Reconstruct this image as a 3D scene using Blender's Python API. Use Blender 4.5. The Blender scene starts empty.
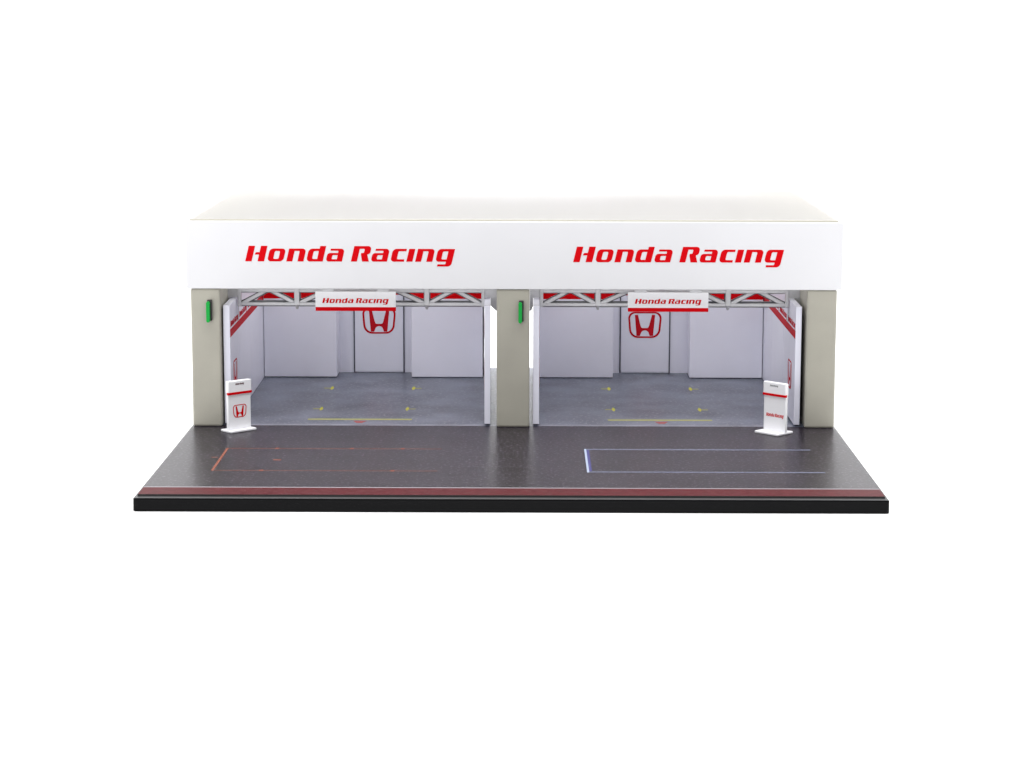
import bpy, bmesh, math
from mathutils import Vector, Matrix
S = 0.001                      # everything below is written in millimetres
scn = bpy.context.scene
C = scn.collection

# ------------------------------------------------------------------ materials
def mat(name, col, rough=0.45, spec=0.5, metal=0.0, noise=None, bump=None, coat=0.0):
    m = bpy.data.materials.new(name); m.use_nodes = True
    nt = m.node_tree; b = nt.nodes['Principled BSDF']
    b.inputs['Base Color'].default_value = (*col, 1)
    b.inputs['Roughness'].default_value = rough
    b.inputs['Specular IOR Level'].default_value = spec
    b.inputs['Metallic'].default_value = metal
    b.inputs['Coat Weight'].default_value = coat
    tc = nt.nodes.new('ShaderNodeTexCoord')
    if noise:
        sc, amt = noise
        n = nt.nodes.new('ShaderNodeTexNoise'); n.inputs['Scale'].default_value = sc
        n.inputs['Detail'].default_value = 6
        nt.links.new(tc.outputs['Object'], n.inputs['Vector'])
        r = nt.nodes.new('ShaderNodeValToRGB')
        r.color_ramp.elements[0].position = 0.3; r.color_ramp.elements[1].position = 0.7
        r.color_ramp.elements[0].color = (*[c*(1-amt) for c in col], 1)
        r.color_ramp.elements[1].color = (*[min(1, c*(1+amt)) for c in col], 1)
        nt.links.new(n.outputs['Fac'], r.inputs['Fac']); nt.links.new(r.outputs['Color'], b.inputs['Base Color'])
    if bump:
        sc, st = bump
        n = nt.nodes.new('ShaderNodeTexNoise'); n.inputs['Scale'].default_value = sc; n.inputs['Detail'].default_value = 3
        nt.links.new(tc.outputs['Object'], n.inputs['Vector'])
        bp = nt.nodes.new('ShaderNodeBump'); bp.inputs['Strength'].default_value = st; bp.inputs['Distance'].default_value = 0.0002
        nt.links.new(n.outputs['Fac'], bp.inputs['Height']); nt.links.new(bp.outputs['Normal'], b.inputs['Normal'])
    return m

M = {}
M['fascia'] = mat('fascia_white_plastic', (.71, .71, .735), .38, .4, noise=(30, .012), bump=(400, .05))
M['roof']   = mat('ivory_roof_plastic', (.83, .82, .785), .5, .3, noise=(40, .012), bump=(400, .06))
M['cover'] = mat('translucent_white_plastic_sheet', (.82, .812, .785), .9, .03)
_n = M['cover'].node_tree; _b = _n.nodes['Principled BSDF']; _t = _n.nodes.new('ShaderNodeBsdfTranslucent'); _t.inputs['Color'].default_value = (.915, .91, .90, 1)
_m = _n.nodes.new('ShaderNodeMixShader'); _m.inputs['Fac'].default_value = .76
_n.links.new(_b.outputs['BSDF'], _m.inputs[1]); _n.links.new(_t.outputs['BSDF'], _m.inputs[2]); _n.links.new(_m.outputs['Shader'], _n.nodes['Material Output'].inputs['Surface'])
M['edge']   = mat('ivory_edge', (.52, .50, .42), .6, .2)
M['pillar'] = mat('beige_pillar_plastic', (.375, .36, .307), .42, .4, noise=(60, .05), bump=(500, .08))
M['panel']  = mat('panel_white_plastic', (.775, .775, .885), .36, .45, noise=(45, .02), bump=(300, .05))
M['white']  = mat('bright_white_plastic', (.88, .88, .91), .35, .45, bump=(400, .05))
M['red']    = mat('red_print', (.62, .0, .004), .6, .06)
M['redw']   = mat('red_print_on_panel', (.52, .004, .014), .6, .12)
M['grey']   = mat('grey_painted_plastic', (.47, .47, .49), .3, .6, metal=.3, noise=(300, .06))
M['dgrey']  = mat('shaded_grey_plastic', (.13, .13, .15), .4, .4)  # darkened truss grey: shade of the member edges put into the colour
M['groove'] = mat('dark_groove', (.10, .10, .13), .7, .2)
M['slab']   = mat('black_gloss_plastic', (.003, .003, .0035), .16, .07)
M['rim']    = mat('highlight_satin_black', (.035, .035, .037), .5, .6)  # lighter than the slab: the ledge highlight is in this colour
M['band']   = mat('brown_red_print', (.080, .013, .016), .5, .06, noise=(250, .18))
M['line']   = mat('pale_line_print', (.28, .265, .29), .5, .3)
M['orange'] = mat('orange_print', (.115, .04, .027), .5, .3, noise=(900, .5))
M['orangeb'] = mat('bright_orange_print', (.20, .055, .03), .5, .3, noise=(900, .3))
M['blue']   = mat('pale_blue_print', (.11, .12, .18), .5, .3, noise=(700, .35))
M['bluew']  = mat('bluish_white_print', (.30, .35, .46), .5, .3)
M['bluev']  = mat('violet_blue_print', (.04, .04, .16), .5, .3)
M['yellow'] = mat('yellow_print', (.60, .57, .03), .5, .3)
M['yellowd'] = mat('dull_yellow_print', (.42, .42, .12), .5, .3)
M['mred']   = mat('faded_red_print', (.36, .085, .085), .5, .3)
M['green']  = mat('green_plastic', (.0, .34, .045), .35, .2)
M['black']  = mat('black_plastic', (.02, .02, .02), .4, .4)
M['ink']    = mat('dark_ink', (.10, .03, .035), .5, .3)
M['inkg']   = mat('grey_ink', (.30, .30, .31), .5, .3)
M['backdrop'] = mat('white_paper_backdrop', (.93, .93, .93), .9, .0)

def speckle(name, col, hi, rough, spec, scale, thr, big, streak=None):
    """printed tarmac: fine pale specks over a slowly varying dark colour"""
    m = mat(name, col, rough, spec); nt = m.node_tree; b = nt.nodes['Principled BSDF']; L = nt.links
    tc = nt.nodes.new('ShaderNodeTexCoord')
    a = nt.nodes.new('ShaderNodeTexNoise'); a.inputs['Scale'].default_value = scale; a.inputs['Detail'].default_value = 2
    L.new(tc.outputs['Object'], a.inputs['Vector'])
    ra = nt.nodes.new('ShaderNodeValToRGB')
    ra.color_ramp.elements[0].position = thr; ra.color_ramp.elements[1].position = thr+.10
    L.new(a.outputs['Fac'], ra.inputs['Fac'])
    n = nt.nodes.new('ShaderNodeTexNoise'); n.inputs['Scale'].default_value = big; n.inputs['Detail'].default_value = 5
    mp = nt.nodes.new('ShaderNodeMapping'); mp.inputs['Scale'].default_value = streak or (1, 1, 1)
    L.new(tc.outputs['Object'], mp.inputs['Vector']); L.new(mp.outputs['Vector'], n.inputs['Vector'])
    rb = nt.nodes.new('ShaderNodeValToRGB')
    rb.color_ramp.elements[0].position = .3; rb.color_ramp.elements[1].position = .72
    rb.color_ramp.elements[0].color = (*[c*.62 for c in col], 1); rb.color_ramp.elements[1].color = (*[c*1.45 for c in col], 1)
    L.new(n.outputs['Fac'], rb.inputs['Fac'])
    mx = nt.nodes.new('ShaderNodeMix'); mx.data_type = 'RGBA'
    L.new(ra.outputs['Color'], mx.inputs['Factor']); L.new(rb.outputs['Color'], mx.inputs[6])
    mx.inputs[7].default_value = (*hi, 1); L.new(mx.outputs[2], b.inputs['Base Color'])
    bp = nt.nodes.new('ShaderNodeBump'); bp.inputs['Strength'].default_value = .22; bp.inputs['Distance'].default_value = .0002
    L.new(a.outputs['Fac'], bp.inputs['Height']); L.new(bp.outputs['Normal'], b.inputs['Normal'])
    return m
M['asphalt'] = speckle('printed_asphalt', (.011, .008, .013), (.080, .066, .088), .32, .15, 620, .57, 60, (.5, 1.5, 1))
M['floor']   = speckle('printed_garage_floor', (.118, .132, .178), (.235, .245, .29), .32, .36, 520, .57, 40)
M['seam']    = speckle('printed_pale_floor_edge', (.21, .21, .26), (.30, .30, .34), .4, .4, 900, .58, 60)

# ------------------------------------------------------------------ helpers
class MB:
    def __init__(s): s.bm = bmesh.new()
    def box(s, x0, x1, y0, y1, z0, z1):
        v = [s.bm.verts.new((x*S, y*S, z*S)) for z in (z0, z1) for y in (y0, y1) for x in (x0, x1)]
        for f in ((0,2,3,1),(4,5,7,6),(0,1,5,4),(2,6,7,3),(0,4,6,2),(1,3,7,5)): s.bm.faces.new([v[i] for i in f])
        return s
    def prism(s, pts, o, u, v, n, t):
        """polygon pts (u,v) pushed along n by t"""
        o, u, v, n = map(Vector, (o, u, v, n))
        a = [s.bm.verts.new((o+u*p[0]+v*p[1])*S) for p in pts]; b = [s.bm.verts.new((o+u*p[0]+v*p[1]+n*t)*S) for p in pts]
        s.bm.faces.new(a); s.bm.faces.new(b[::-1])
        for i in range(len(pts)):
            j = (i+1) % len(pts); s.bm.faces.new((a[i], b[i], b[j], a[j]))
        return s
    def rod(s, p, q, r, seg=10, r2=None):
        p, q = Vector(p)*S, Vector(q)*S; d = (q-p); r2 = r if r2 is None else r2
        m = Matrix.Translation((p+q)/2) @ d.to_track_quat('Z', 'Y').to_matrix().to_4x4()
        bmesh.ops.create_cone(s.bm, cap_ends=True, segments=seg, radius1=r*S, radius2=r2*S, depth=d.length, matrix=m)
        return s
    def build(s, name, m, parent=None, bevel=0, smooth=False, origin=None):
        bmesh.ops.recalc_face_normals(s.bm, faces=s.bm.faces)
        if bevel:
            ed = [e for e in s.bm.edges if len(e.link_faces) == 2 and e.calc_face_angle(0) > .6]
            bmesh.ops.bevel(s.bm, geom=ed, offset=bevel*S, segments=2, affect='EDGES', profile=.5, clamp_overlap=True)
        me = bpy.data.meshes.new(name)
        if origin:
            bmesh.ops.translate(s.bm, verts=s.bm.verts, vec=-Vector(origin)*S)
        s.bm.to_mesh(me); s.bm.free(); me.materials.append(m)
        if smooth:
            for p in me.polygons: p.use_smooth = True
        o = bpy.data.objects.new(name, me); C.objects.link(o)
        if origin: o.location = Vector(origin)*S
        if parent:
            o.parent = parent; o.matrix_parent_inverse = parent_world(parent).inverted()
        return o
def parent_world(p):
    m = Matrix.LocRotScale(p.location, p.rotation_euler, p.scale)
    return m if not p.parent else parent_world(p.parent) @ p.matrix_parent_inverse @ m
def tag(o, label, cat, group=None):
    o['label'] = label; o['category'] = cat
    if group: o['group'] = group
    return o
def thing(name, loc, label, cat, group=None):
    o = bpy.data.objects.new(name, None); C.objects.link(o); o.location = Vector(loc)*S; o.empty_display_size = .01
    return tag(o, label, cat, group)

def rp(pts, seg=6):
    """closed polygon with rounded corners: points are (x, y) or (x, y, radius)"""
    out = []; n = len(pts)
    for i, p in enumerate(pts):
        r = p[2] if len(p) > 2 else 0; P = Vector(p[:2])
        if r <= 0: out.append(P); continue
        A = Vector(pts[i-1][:2])-P; B = Vector(pts[(i+1) % n][:2])-P
        ra = min(r, A.length*.5); rb = min(r, B.length*.5)
        a = P+A.normalized()*ra; b = P+B.normalized()*rb
        for k in range(seg+1):
            t = k/seg
            # blend of quadratic and cubic: close to a circular arc
            c1 = a+(P-a)*.56; c2 = b+(P-b)*.56
            out.append(a*(1-t)**3+c1*3*t*(1-t)**2+c2*3*t*t*(1-t)+b*t**3)
    return out

def decal(name, polys, o, u, v, m, parent, sc=1.0, t=.12, shear=0.0):
    """flat print: outlines and holes, filled and laid on the plane (o,u,v); t = film thickness"""
    cu = bpy.data.curves.new('c', 'CURVE'); cu.dimensions = '2D'; cu.fill_mode = 'BOTH'; cu.extrude = t/2/sc
    for pl in polys:
        sp = cu.splines.new('POLY'); sp.points.add(len(pl)-1); sp.use_cyclic_u = True
        for i, p in enumerate(pl): sp.points[i].co = (p[0]+shear*p[1], p[1], 0, 1)
    ob = bpy.data.objects.new('c', cu); C.objects.link(ob)
    bpy.context.view_layer.update()
    me = bpy.data.meshes.new_from_object(ob.evaluated_get(bpy.context.evaluated_depsgraph_get()))
    bpy.data.objects.remove(ob); bpy.data.curves.remove(cu)
    o, u, v = Vector(o), Vector(u), Vector(v); n = u.cross(v)
    for w in me.vertices: w.co = (o+u*w.co.x*sc+v*w.co.y*sc+n*(w.co.z*sc+t/2))*S
    bm = bmesh.new(); bm.from_mesh(me); bmesh.ops.remove_doubles(bm, verts=bm.verts, dist=1e-7)
    bmesh.ops.recalc_face_normals(bm, faces=bm.faces); bm.to_mesh(me); bm.free()
    me.name = name; me.materials.clear(); me.materials.append(m)
    ob = bpy.data.objects.new(name, me); C.objects.link(ob)
    if parent: ob.parent = parent; ob.matrix_parent_inverse = parent_world(parent).inverted()
    return ob
def rect(x0, y0, x1, y1): return [(x0, y0), (x1, y0), (x1, y1), (x0, y1)]

# ---- the wide italic lettering "Honda Racing", drawn letter by letter (145 units = capital height)
def g_o(): return [rp([(0,0,34),(150,0,34),(150,120,34),(0,120,34)]), rp([(52,23,12),(101,23,12),(101,97,12),(52,97,12)])]
def g_n(): return [rp([(0,0,3),(56,0,3),(56,98,2),(104,98,10),(104,0,3),(160,0,3),(160,120,34),(0,120,4)])]
def g_a(): return [rp([(0,0,28),(152,0,3),(152,120,34),(22,120,3),(22,101,3),(98,101,8),(98,80,4),(0,80,26)]), rp([(50,21,9),(99,21,3),(99,60,3),(50,60,9)])]
def g_H(): return [rp([(0,0,3),(60,0,3),(60,145,4),(0,145,4)]), rp([(115,0,3),(176,0,3),(176,145,4),(115,145,4),(115,86,2),(80,86,6),(74,63,6),(115,63,2)])]
def g_d(): return [rp([(0,0,34),(155,0,3),(155,145,4),(100,145,4),(100,120,2),(0,120,34)]), rp([(50,23,12),(97,23,4),(97,97,4),(50,97,12)])]
def g_R(): return [rp([(0,0,3),(57,0,3),(57,119,3),(104,119,10),(104,80,10),(78,80,3),(80,62,3),(105,0,3),(168,0,3),(138,66,4),(163,74,18),(163,145,34),(0,145,4)])]
def g_c(): return [rp([(0,0,34),(128,0,3),(126,22,3),(56,22,12),(56,98,12),(128,98,3),(128,120,3),(0,120,34)])]
def g_i(): return [rp([(0,0,3),(57,0,3),(57,120,4),(0,120,4)])]
def g_g(): return [rp([(0,0,34),(100,0,4),(100,-24,8),(26,-24,4),(26,-44,4),(157,-44,32),(157,120,4),(0,120,34)]), rp([(51,22,12),(100,22,4),(100,97,4),(51,97,12)])]
WORD = [(g_H,0),(g_o,204),(g_n,383),(g_d,568),(g_a,750),(g_R,985),(g_a,1170),(g_c,1352),(g_i,1502),(g_n,1584),(g_g,1772)]
WW = 1958.0
def lettering(o, u, v, width, m, parent, t=.12, vs=1.0):
    sc = width/WW; pl = []
    for f, x in WORD:
        for q in f(): pl.append([(p[0]+x, p[1]*vs) for p in q])
    return decal('lettering', pl, o, u, v, m, parent, sc, t, .24)
EMB = [rp([(183,272,72),(533,272,72),(511,540,84),(205,540,84)], 10), rp([(203,287,60),(513,287,60),(492,523,70),(224,523,70)], 10),
       rp([(256,303,2),(286,301,2),(318,428,26),(330,438,6),(386,438,6),(398,428,26),(430,301,2),(462,303,2),(442,519,2),(408,519,2),(388,462,26),(330,462,26),(308,519,2),(274,519,2)])]
EMB = [[(p[0]-358, 406-p[1]) for p in q] for q in EMB]
def emblem(o, u, v, width, m, parent, t=.12, vs=1.0):
    return decal('emblem', [[(p[0], p[1]*vs) for p in q] for q in EMB], o, u, v, m, parent, width/350.0, t)
XP, YP, ZP, XN, YN = (1,0,0), (0,1,0), (0,0,1), (-1,0,0), (0,-1,0)

# ------------------------------------------------------------------ surface and backdrop
def cyclorama():
    bm = bmesh.new(); prof = [(-2.2, 0)]
    for k in range(13):
        a = k/12*math.pi/2; prof.append((1.5+.7*math.sin(a), .7-.7*math.cos(a)))
    prof.append((2.2, 3.0)); rows = []
    for y, z in prof: rows.append([bm.verts.new((x, y, z-.0068)) for x in (-3.2, 3.2)])
    for a, b in zip(rows, rows[1:]): bm.faces.new((a[0], a[1], b[1], b[0]))
    me = bpy.data.meshes.new('backdrop'); bm.to_mesh(me); bm.free(); me.materials.append(M['backdrop'])
    for p in me.polygons: p.use_smooth = True
    o = bpy.data.objects.new('backdrop', me); C.objects.link(o); o['kind'] = 'structure'
cyclorama()

# ------------------------------------------------------------------ display base
base = thing('display_base', (0, 185, -6.8), 'black display base printed with a dark pit lane and grey garage floor', 'display base')
pts = rp([(-165.9,0,1.6),(165.8,0,1.6),(165.8,371,1.6),(-165.9,371,1.6)])
MB().prism([(p[0], p[1]) for p in pts], (0,0,-6.75), XP, YP, ZP, 5.85).build('slab', M['slab'], base, .45)
MB().box(-164.4, 164.4, 4.6, 369.5, -.88, 0).build('printed_board', M['black'], base)
MB().box(-165.2, 165.1, .7, 4.55, -.9, -.84).build('ledge_highlight', M['rim'], base)  # thin strip added to paint the highlight along the slab's front ledge
def sheet(name, x0, x1, y0, y1, z, m, par=base, th=.05):
    return MB().box(x0, x1, y0, y1, z, z+th).build(name, m, par)
sheet('pit_lane', -164.3, 164.3, 20.9, 174.6, .01, M['asphalt'])
sheet('kerb_band', -164.3, 164.3, 4.8, 19.6, .01, M['band'])
sheet('lane_edge_line', -164.3, 164.3, 19.6, 20.9, .01, M['line'])
fl = sheet('garage_floor', -164.3, 164.3, 174.6, 369.4, .01, M['floor'])
for x0, x1 in ((-145.2, -15), (13.2, 143.6)): sheet('floor_edge', x0, x1, 174.5, 178.2, .07, M['seam'], fl, .04)
# pit box outlines on the lane
zl = .07
def box_outline(x0, x1, y0, y1, w, wy, m, me_, side=1.6, extra=None):
    o = decal('box_marking', [rect(x0, y0-wy/2, x0+side, y1+wy/2)], (0,0,zl), XP, YP, me_, base, 1, .05)
    for yy, xe in ((y0, x1), (y1, x1)):
        decal('side_line', [rect(x0+side, yy-wy/2, xe, yy+wy/2)], (0,0,zl), XP, YP, m, o, 1, .04)
    return o
a = box_outline(-139.4, -34.5, 57.6, 111.5, .5, 1.3, M['orange'], M['orangeb'], 1.2)
for x, y in ((-114.6,111.5),(-78.2,111.5),(-53.5,111.5),(-116.1,57.6),(-55.3,57.6)):
    decal('tick_mark', [rect(x-.9, y-1.6, x+.9, y+1.6)], (0,0,zl+.045), XP, YP, M['orangeb'], a, 1, .04)
decal('tick_mark', [rect(-113.4, 82, -109.6, 84.2)], (0,0,zl), XP, YP, M['orangeb'], a, 1, .04)
decal('tick_mark', [rect(-143.5, 88, -140.4, 90)], (0,0,zl), XP, YP, M['orange'], a, 1, .04)
b = box_outline(34.8, 144.8, 56.6, 111.5, .5, 2.1, M['blue'], M['bluew'], 1.0)
decal('inner_end_line', [rect(35.7, 58.2, 37.1, 109.8)], (0,0,zl), XP, YP, M['bluev'], b, 1, .04)
# markings on the garage floor
for cx in (-80.2, 76.4):
    for y in (292.5, 224.5):
        for s in (-1, 1):
            xt = cx+s*22.3                        # the bright arrow heads point at the parked car
            hd = decal('arrow_marking', [[(xt-s*.3,y),(xt+s*.5,y+5.5),(xt+s*1.3,y+5),(xt+s*1.7,y),(xt+s*1.1,y-5.5),(xt+s*.3,y-5)]], (0,0,zl), XP, YP, M['yellow'], base, 1, .04)
            decal('arrow_tail', [rect(min(xt+s*1.6, xt+s*5.2), y-1.5, max(xt+s*1.6, xt+s*5.2), y+.9)], (0,0,zl), XP, YP, M['yellowd'], hd, 1, .04)
    decal('stop_line', [rect(cx-27.2, 190.9, cx+27.2, 194.3)], (0,0,zl), XP, YP, M['yellowd'], base, 1, .04)
    decal('centre_marking', [[(cx-3.2,187.6),(cx+4.0,187.6),(cx+1.7,181.4),(cx-1.0,181.4)]], (0,0,.12), XP, YP, M['mred'], base, 1, .04)

# ------------------------------------------------------------------ garage building
gar = thing('pit_garage', (0, 270, 0), 'white two-bay model racing pit garage with beige pillars and red lettering', 'garage')
H1, H2 = 71.4, 105.6
# roof and fascia
fas = MB().box(-166.2, 166.5, 170.4, 173.4, H1-.2, H2).build('fascia', M['fascia'], gar, .35)
lettering((-136.0, 170.38, 85.2), XP, ZP, 106.4, M['red'], fas, .1)
lettering((30.1, 170.38, 85.2), XP, ZP, 106.6, M['red'], fas, .1)
for bx in ((-164.8, -163.0, 173.45, 369.6), (163.1, 164.9, 173.45, 369.6), (-162.95, 163.05, 367.8, 369.6)):
    MB().box(*bx, H1+1.2, H2-.05).build('roof_skirt', M['roof'], gar, .3)
rt = MB().box(-164.0, 164.1, 173.6, 369.5, H2+.03, H2+.75).build('roof_cover', M['cover'], gar)
MB().box(-164.0, 164.1, 172.6, 173.55, H2+.03, H2+.7).build('edge_trim', M['edge'], rt)
# pillars
for x0, x1 in ((-164.2, -149.2), (-8.6, 8.2), (149.0, 164.2)):
    MB().box(x0, x1, 171.0, 186.0, .1, H1-.25).build('pillar', M['pillar'], gar, .9)

for x0, x1 in ((-163.4, -149.8), (149.6, 163.4)):  # unseen walls added behind the corner pillars to block light in the side gaps
    MB().box(x0, x1, 186.1, 369.0, .1, H1+1.0).build('light_block_wall', M['pillar'], gar, .4)

def stripes(wall, x, y0, y1, seams, side):
    """red band along a wall and the small lettering above it; side=+1: the face looks to +X"""
    u = YP if side > 0 else YN; xo = x+side*.03
    if side > 0: polys = [rect(y0, 45.4, y1, 49.5)]; o = (xo, 0, 0)
    else: polys = [rect(-y1, 45.4, -y0, 49.5)]; o = (xo, 0, 0)
    decal('stripe', polys, o, u, ZP, M['redw'], wall, 1, .06)
    ys = [y0]+list(seams)+[y1]
    a = ys[0]
    k = 0
    while a+34 < y1+1 and k < 5:
        oy = a+1.2 if side > 0 else a+34.6
        lettering((xo, oy, 50.5), u, ZP, 33.4, M['redw'], wall, .06, 1.25)
        a += 38.5; k += 1

def panelled_wall(name, xin, side, y0, y1, seams, ztop, thick, emb_y=None, skew=0):
    """wall with its printed face at xin; side=+1 faces +X"""
    b = MB(); ys = [y0]+list(seams)+[y1]; g = .3
    for i, (p, q) in enumerate(zip(ys, ys[1:])):
        z = 62.1 if i == 0 else ztop
        b.box(min(xin, xin-side*thick), max(xin, xin-side*thick), p+(g if i else 0), q-(g if i < len(ys)-2 else 0), .9 if i == 0 else .1, z)
    w = b.build(name, M['panel'], gar, .25, origin=(xin, y0, 0))
    for sy in seams: MB().box(min(xin-side*.7, xin-side*(thick-.4)), max(xin-side*.7, xin-side*(thick-.4)), sy-.55, sy+.55, .2, 61.8).build('groove', M['groove'], w)
    stripes(w, xin, y0+.6, y1-.6, seams, side)
    if emb_y: emblem((xin+side*.03, emb_y, 24.0), YP if side > 0 else YN, ZP, 17.2, M['redw'], w, .06, 1.12)
    w.rotation_euler.z = -skew/(y1-y0)          # the walls are not quite parallel
    return w
BW = 330.2
panelled_wall('side_wall', -145.0, 1, 175.2, 356, (212.3, 266), 70.3, 3.4, 194, -1.3)
panelled_wall('side_wall', 144.0, -1, 175.2, 356, (229, 287), 70.3, 3.0, 197)
panelled_wall('partition_wall', -14.9, -1, 175.2, 356, (212.3, 266), 70.3, 3.1, 194, -3.0)
panelled_wall('partition_wall', 13.2, 1, 175.2, 356, (229, 287), 70.3, 3.2, 197, .8)

def back(x0, x1, pl, pr, d0, d1, ecx, ecz):
    """rear wall of a bay: two raised panels, a recess with a door and its emblem"""
    w = MB().box(x0, x1, 350.0, 356.0, .1, 70.3).build('back_wall', M['panel'], gar)
    for a, c in ((x0+.35, pl), (pr, x1-.35)):
        p = MB().box(a, c, BW, 349.95, .5, 44.4).build('raised_panel', M['panel'], w, .3)
        MB().box(a+.1, c-.1, BW+1.0, 349.9, .12, .48).build('floor_shade_strip', M['groove'], p)  # dark strip painting the shadow line at the foot of the panel
        MB().box(a, c, BW+.3, 349.95, 45.0, 70.2).build('upper_panel', M['panel'], w, .2)
        MB().box(a+.1, c-.1, BW+.9, 349.9, 44.4, 45.0).build('shadow_gap', M['groove'], p)
    dr = MB().box(d0+.45, d1-.45, 349.0, 349.97, .7, 62).build('door', M['panel'], w, .12)
    for dx in (d0, d1): MB().box(dx-.35, dx+.35, 349.3, 349.98, .2, 62).build('door_gap', M['groove'], w)
    emblem((ecx, 348.97, ecz), XP, ZP, 20.2, M['redw'], dr, .08)
    for a, c, yy in ((x0+.5, pl, BW+.28), (pr, x1-.5, BW+.28), (pl+.2, d0, 349.95), (d1, pr-.2, 349.95)):
        decal('stripe', [rect(a, 46.4, c, 50.0)], (0, yy, 0), XP, ZP, M['red'], w, 1, .08)
    decal('stripe', [rect(d0+.5, 46.4, d1-.5, 50.0)], (0, 348.97, 0), XP, ZP, M['red'], dr, 1, .08)
back(-146.2, -18.4, -103.7, -60.2, -94.9, -65.6, -80.2, 31.0)
back(13.75, 143.95, 56.9, 101.4, 61.8, 90.9, 76.2, 28.9)

# ------------------------------------------------------------------ roof trusses
def truss(cx, x0, x1, label, lo, hi, pillar_l, pillar_r):
    t = thing('roof_truss', (cx, 206, 62), label, 'truss', 'grey trusses under the roof')
    Y0, Y1 = 204.6, 207.4
    bc = MB().box(x0, x1, Y0, Y1, 58.2, 60.0).build('bottom_chord', M['grey'], t, .3)
    MB().box(x0+.1, x1-.1, Y1+.02, Y1+1.2, 57.5, 60.7).build('shade_backing', M['dgrey'], bc)  # wider dark strip added behind each member, painting its shaded edges
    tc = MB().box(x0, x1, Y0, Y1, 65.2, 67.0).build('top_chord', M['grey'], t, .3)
    MB().box(x0+.1, x1-.1, Y1+.02, Y1+1.2, 64.7, 67.4).build('shade_backing', M['dgrey'], tc)
    MB().box(x0, x1, Y0+6, Y1+6, 68.2, 69.8).build('rear_rail', M['grey'], t, .3)
    posts = [cx-34.0, cx, cx+34.0]; ends = [x0+.9, x1-.9]
    nodes = [ends[0]+.6]+posts+[ends[1]-.6]
    for p in posts:
        q = MB().box(p-1.35, p+1.35, Y0-.25, Y1+.25, 58.4, 70.7).build('post', M['grey'], t, .25)
        MB().box(p-1.8, p+1.8, Y1+.3, Y1+1.25, 58.6, 67.3).build('shade_backing', M['dgrey'], q)
        MB().rod((p, 206, 58.2), (p, 206, 56.3), 1.15, 12, .55).build('pin', M['grey'], q)
    for p in ends:
        MB().box(p-.9, p+.9, Y0-.2, Y1+.2, 57.8, 70.7).build('end_post', M['grey'], t, .2)
    for a, c in zip(nodes, nodes[1:]):
        m = (a+c)/2
        for s, e in ((a+1.0, m-.9), (c-1.0, m+.9)):
            d = 1 if e > s else -1; w = .95
            dx, dz = e-s, 66.4-59.4; L = math.hypot(dx, dz); nx, nz = -dz/L*w, dx/L*w
            b = MB().prism([(s+nx,59.4+nz),(s-nx,59.4-nz),(e-nx,66.4-nz),(e+nx,66.4+nz)], (0, Y0+.4, 0), XP, ZP, YP, 2.0)
            pass
            bo = b.build('brace', M['grey'], t, .2)
            h = w+.42; kx, kz = nx/w*h, nz/w*h
            MB().prism([(s+kx,60.7+kz*.2),(s-kx,60.0-kz*.2),(e-kx,64.8+kz*.2),(e+kx,65.6-kz*.2)] if 0 else [(s+kx,59.4+kz),(s-kx,59.4-kz),(e-kx,66.0-kz),(e+kx,66.0+kz)], (0, Y0+2.45, 0), XP, ZP, YP, 1.2).build('shade_backing', M['dgrey'], bo)
    # end brackets: saddle over the wall and a gusset to the pillar
    for pts in (lo, hi): MB().prism(pts, (0, 205.2, 0), XP, ZP, YP, 2.0).build('end_bracket', M['grey'], t, .15)
    return t
def bracket(xi, xw, xp, leg):
    """xi inner face of the wall, xw its outer face, xp pillar side; notch over the wall"""
    s = 1 if xp > xi else -1
    return [(xi-s*.25, leg), (xi-s*.25, 70.6), (xp, 70.6), (xp, 55.8), (xp-s*.8, 55.8), (xw+s*.15, 58.4), (xw+s*.15, 62.6), (xi-s*.02, 62.6), (xi-s*.02, leg)]
truss(-79.6, -144.6, -15.2, 'grey roof truss spanning the left garage bay behind a small sign', bracket(-144.6, -148.4, -153.5, 50.0), bracket(-15.6, -12.4, -8.6, 57.0), 0, 0)
truss(77.9, 13.5, 143.6, 'grey roof truss spanning the right garage bay behind a small sign', bracket(13.6, 10.2, 8.3, 57.0), bracket(143.6, 147.6, 152.5, 50.0), 0, 0)

# ------------------------------------------------------------------ hanging signs
def hanging_sign(x0, x1, label):
    t = thing('hanging_sign', ((x0+x1)/2, 177, 59), label, 'sign', 'signs hanging in the garage openings')
    bd = MB().box(x0, x1, 177.0, 178.4, 61.0, 68.9).build('board', M['white'], t, .2)
    MB().box(x0+.1, x1, 176.9, 178.5, 59.1, 61.1).build('red_stripe', M['red'], t, .1)
    lettering((x0+3.5, 176.98, 63.2), XP, ZP, 34.0, M['red'], bd, .08)
    for xx in (x0+3.5, x1-9.5):
        MB().box(xx, xx+6, 177.3, 178.2, 68.7, 70.55).build('tab', M['grey'], t, .15)
    for xx in (x0+4.5, x1-5.5):
        MB().box(xx, xx+1.6, 178.2, 204.6, 69.2, 70.4).build('arm', M['grey'], t, .15)
    return t
hanging_sign(-101.3, -60.2, 'small white red-striped sign hanging at the top of the left bay')
hanging_sign(58.3, 99.4, 'small white red-striped sign hanging at the top of the right bay')

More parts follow.
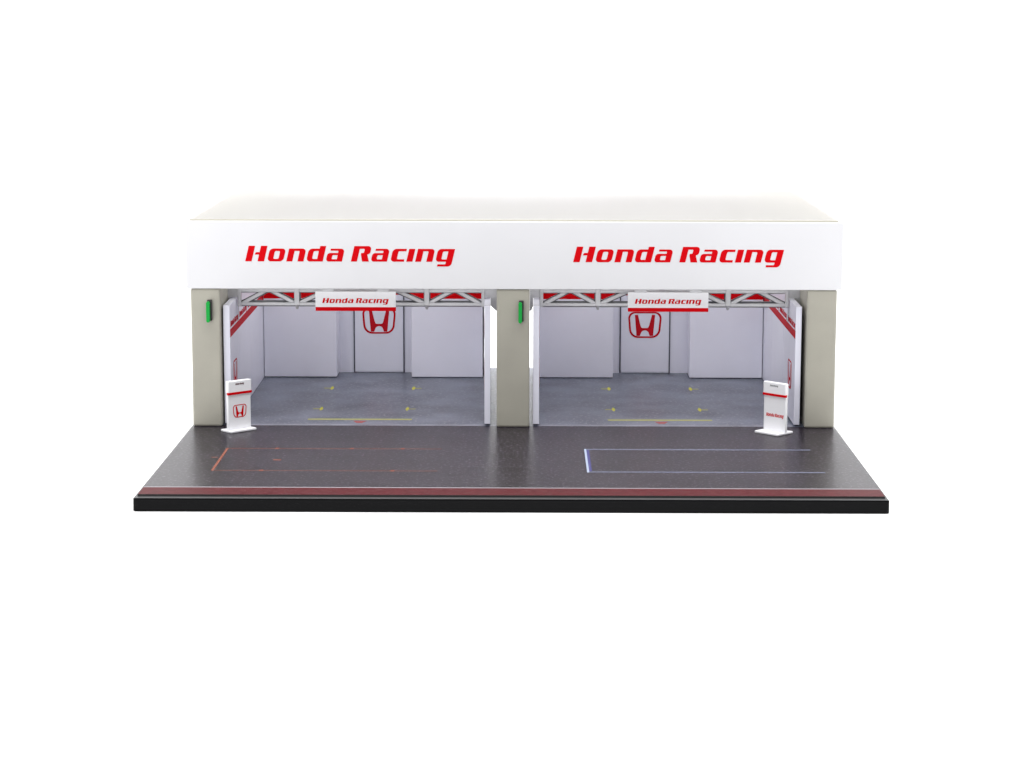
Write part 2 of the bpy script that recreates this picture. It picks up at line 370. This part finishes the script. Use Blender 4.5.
# ------------------------------------------------------------------ green lamps on pillars
def lamp(x, label):
    t = thing('signal_lamp', (x, 171, 60), label, 'lamp', 'green lamps on the pillars')
    MB().box(x-.7, x+1.7, 168.6, 170.95, 54.9, 65.5).build('housing', M['black'], t, .35)
    b = MB(); prof = rp([(-.9,54.3,.9),(.9,54.3,.9),(.9,65.0,.9),(-.9,65.0,.9)])
    b.prism([(p[0], p[1]) for p in prof], (x, 166.4, 0), XP, ZP, YP, 2.15).build('lens', M['green'], t, .5)
    return t
lamp(-154.9, 'green upright lamp on the left corner pillar')
lamp(3.4, 'green upright lamp on the centre pillar between the two bays')

# ------------------------------------------------------------------ sign stands
def stand(F, ang, s, label, kind, W=16.4, D=9.2, ow=1.3, od=3.6):
    """F = front corner of the foot; s=+1 face turned to the right, -1 to the left"""
    a = math.radians(ang); w = Vector((math.cos(a)*s, math.sin(a), 0)); d = Vector((-math.sin(a)*s, math.cos(a), 0))
    F = Vector((F[0], F[1], 0))
    t = thing('sign_stand', F+w*W/2+d*D/2, label, 'sign stand', 'white sign stands beside the garage openings')
    ft = rp([(0,0,1),(W,0,1),(W,D,1),(0,D,1)])
    MB().prism([(p[0], p[1]) for p in ft], F+Vector((0,0,.1)), w, d, ZP, 1.1).build('foot', M['white'], t, .3)
    o = F+w*ow+d*od
    bd = MB().prism([(0,1.15),(14,1.15),(14,20.2),(0,20.2)], o, w, ZP, d, 1.8).build('board', M['white'], t, .3)
    hd = MB().prism([(-.2,19.7),(14.2,19.7),(14.1,26.1),(-.1,26.1)], o-d*.55, w, ZP, d, 2.6).build('header', M['white'], t, .4)
    # printed faces: reading direction must run left to right for the viewer
    if s > 0: u, oo = w, o
    else: u, oo = -w, o+w*14
    st = MB().prism([(-.4,19.1),(14.3,19.1),(14.3,20.35),(-.4,20.35)], o-d*.65, w, ZP, d, 1.2).build('red_stripe', M['red'], t, .05)
    lettering(oo+u*4.2-d*.57+Vector((0,0,24.0)), u, ZP, 5.2, M['ink' if s > 0 else 'inkg'], hd, .06, 2.3)
    if kind == 'emblem': emblem(oo+u*7.0-d*.03+Vector((0,0,10.4)), u, ZP, 8.6, M['red'], bd, .06)
    else: lettering(oo+u*1.6-d*.03+Vector((0,0,8.5)), u, ZP, 11.2, M['red'], bd, .06, 2.0)
    return t
stand((-142.2, 150.2), 43, 1, 'white sign stand with a large red emblem beside the left pillar', 'emblem')
stand((132.8, 147.0), 45, -1, 'white sign stand with a red lettered line beside the right pillar', 'words', 15.4, 12.8, .2, 6.0)

# ------------------------------------------------------------------ lights
w = bpy.data.worlds.new('World'); scn.world = w; w.use_nodes = True
w.node_tree.nodes['Background'].inputs['Color'].default_value = (1, 1, 1, 1)
w.node_tree.nodes['Background'].inputs['Strength'].default_value = .15
def area(name, loc, target, size, power, col=(1, 1, 1), sy=None):
    l = bpy.data.lights.new(name, 'AREA'); l.energy = power; l.color = col; l.size = size
    if sy: l.shape = 'RECTANGLE'; l.size_y = sy
    o = bpy.data.objects.new(name, l); C.objects.link(o); o.location = loc
    o.rotation_euler = (Vector(target)-Vector(loc)).to_track_quat('-Z', 'Y').to_euler()
area('softbox_front_left', (-.75, -1.35, .34), (-.1, .25, .03), .7, 6.3, (1, 1, 1), .55)
area('softbox_front_right', (.60, -1.55, .34), (0, .25, .03), .8, 2.3, (1, 1, 1), .55)
area('overhead_bank', (0, -.1, 2.6), (0, -.0999, 0), 3.2, 166)
area('backdrop_light_left', (-1.6, .9, 1.4), (-.4, 2.0, .3), .8, 14)
area('backdrop_light_right', (1.6, .9, 1.4), (.4, 2.0, .3), .8, 14)

# ------------------------------------------------------------------ camera
p, y, r = 0.1617, 0.0064, 0.0019
cy, sy, cp, sp = math.cos(y), math.sin(y), math.cos(p), math.sin(p)
f = Vector((-sy*cp, cy*cp, -sp)); R0 = Vector((cy, sy, 0)); U0 = R0.cross(f)
Rr = R0*math.cos(r)+U0*math.sin(r); Uu = U0*math.cos(r)-R0*math.sin(r)
cam = bpy.data.cameras.new('camera'); co = bpy.data.objects.new('camera', cam); C.objects.link(co)
mw = Matrix((Rr, Uu, -f)).transposed().to_4x4(); mw.translation = Vector((6.5564, -965.787, 207.945))*S
co.matrix_world = mw
cam.sensor_width = 36; cam.lens = 36*2254.28/1024; cam.clip_start = .05; cam.clip_end = 50
scn.camera = co
scn.view_settings.view_transform = 'Standard'; scn.view_settings.look = 'None'
scn.view_settings.exposure = 0; scn.view_settings.gamma = 1
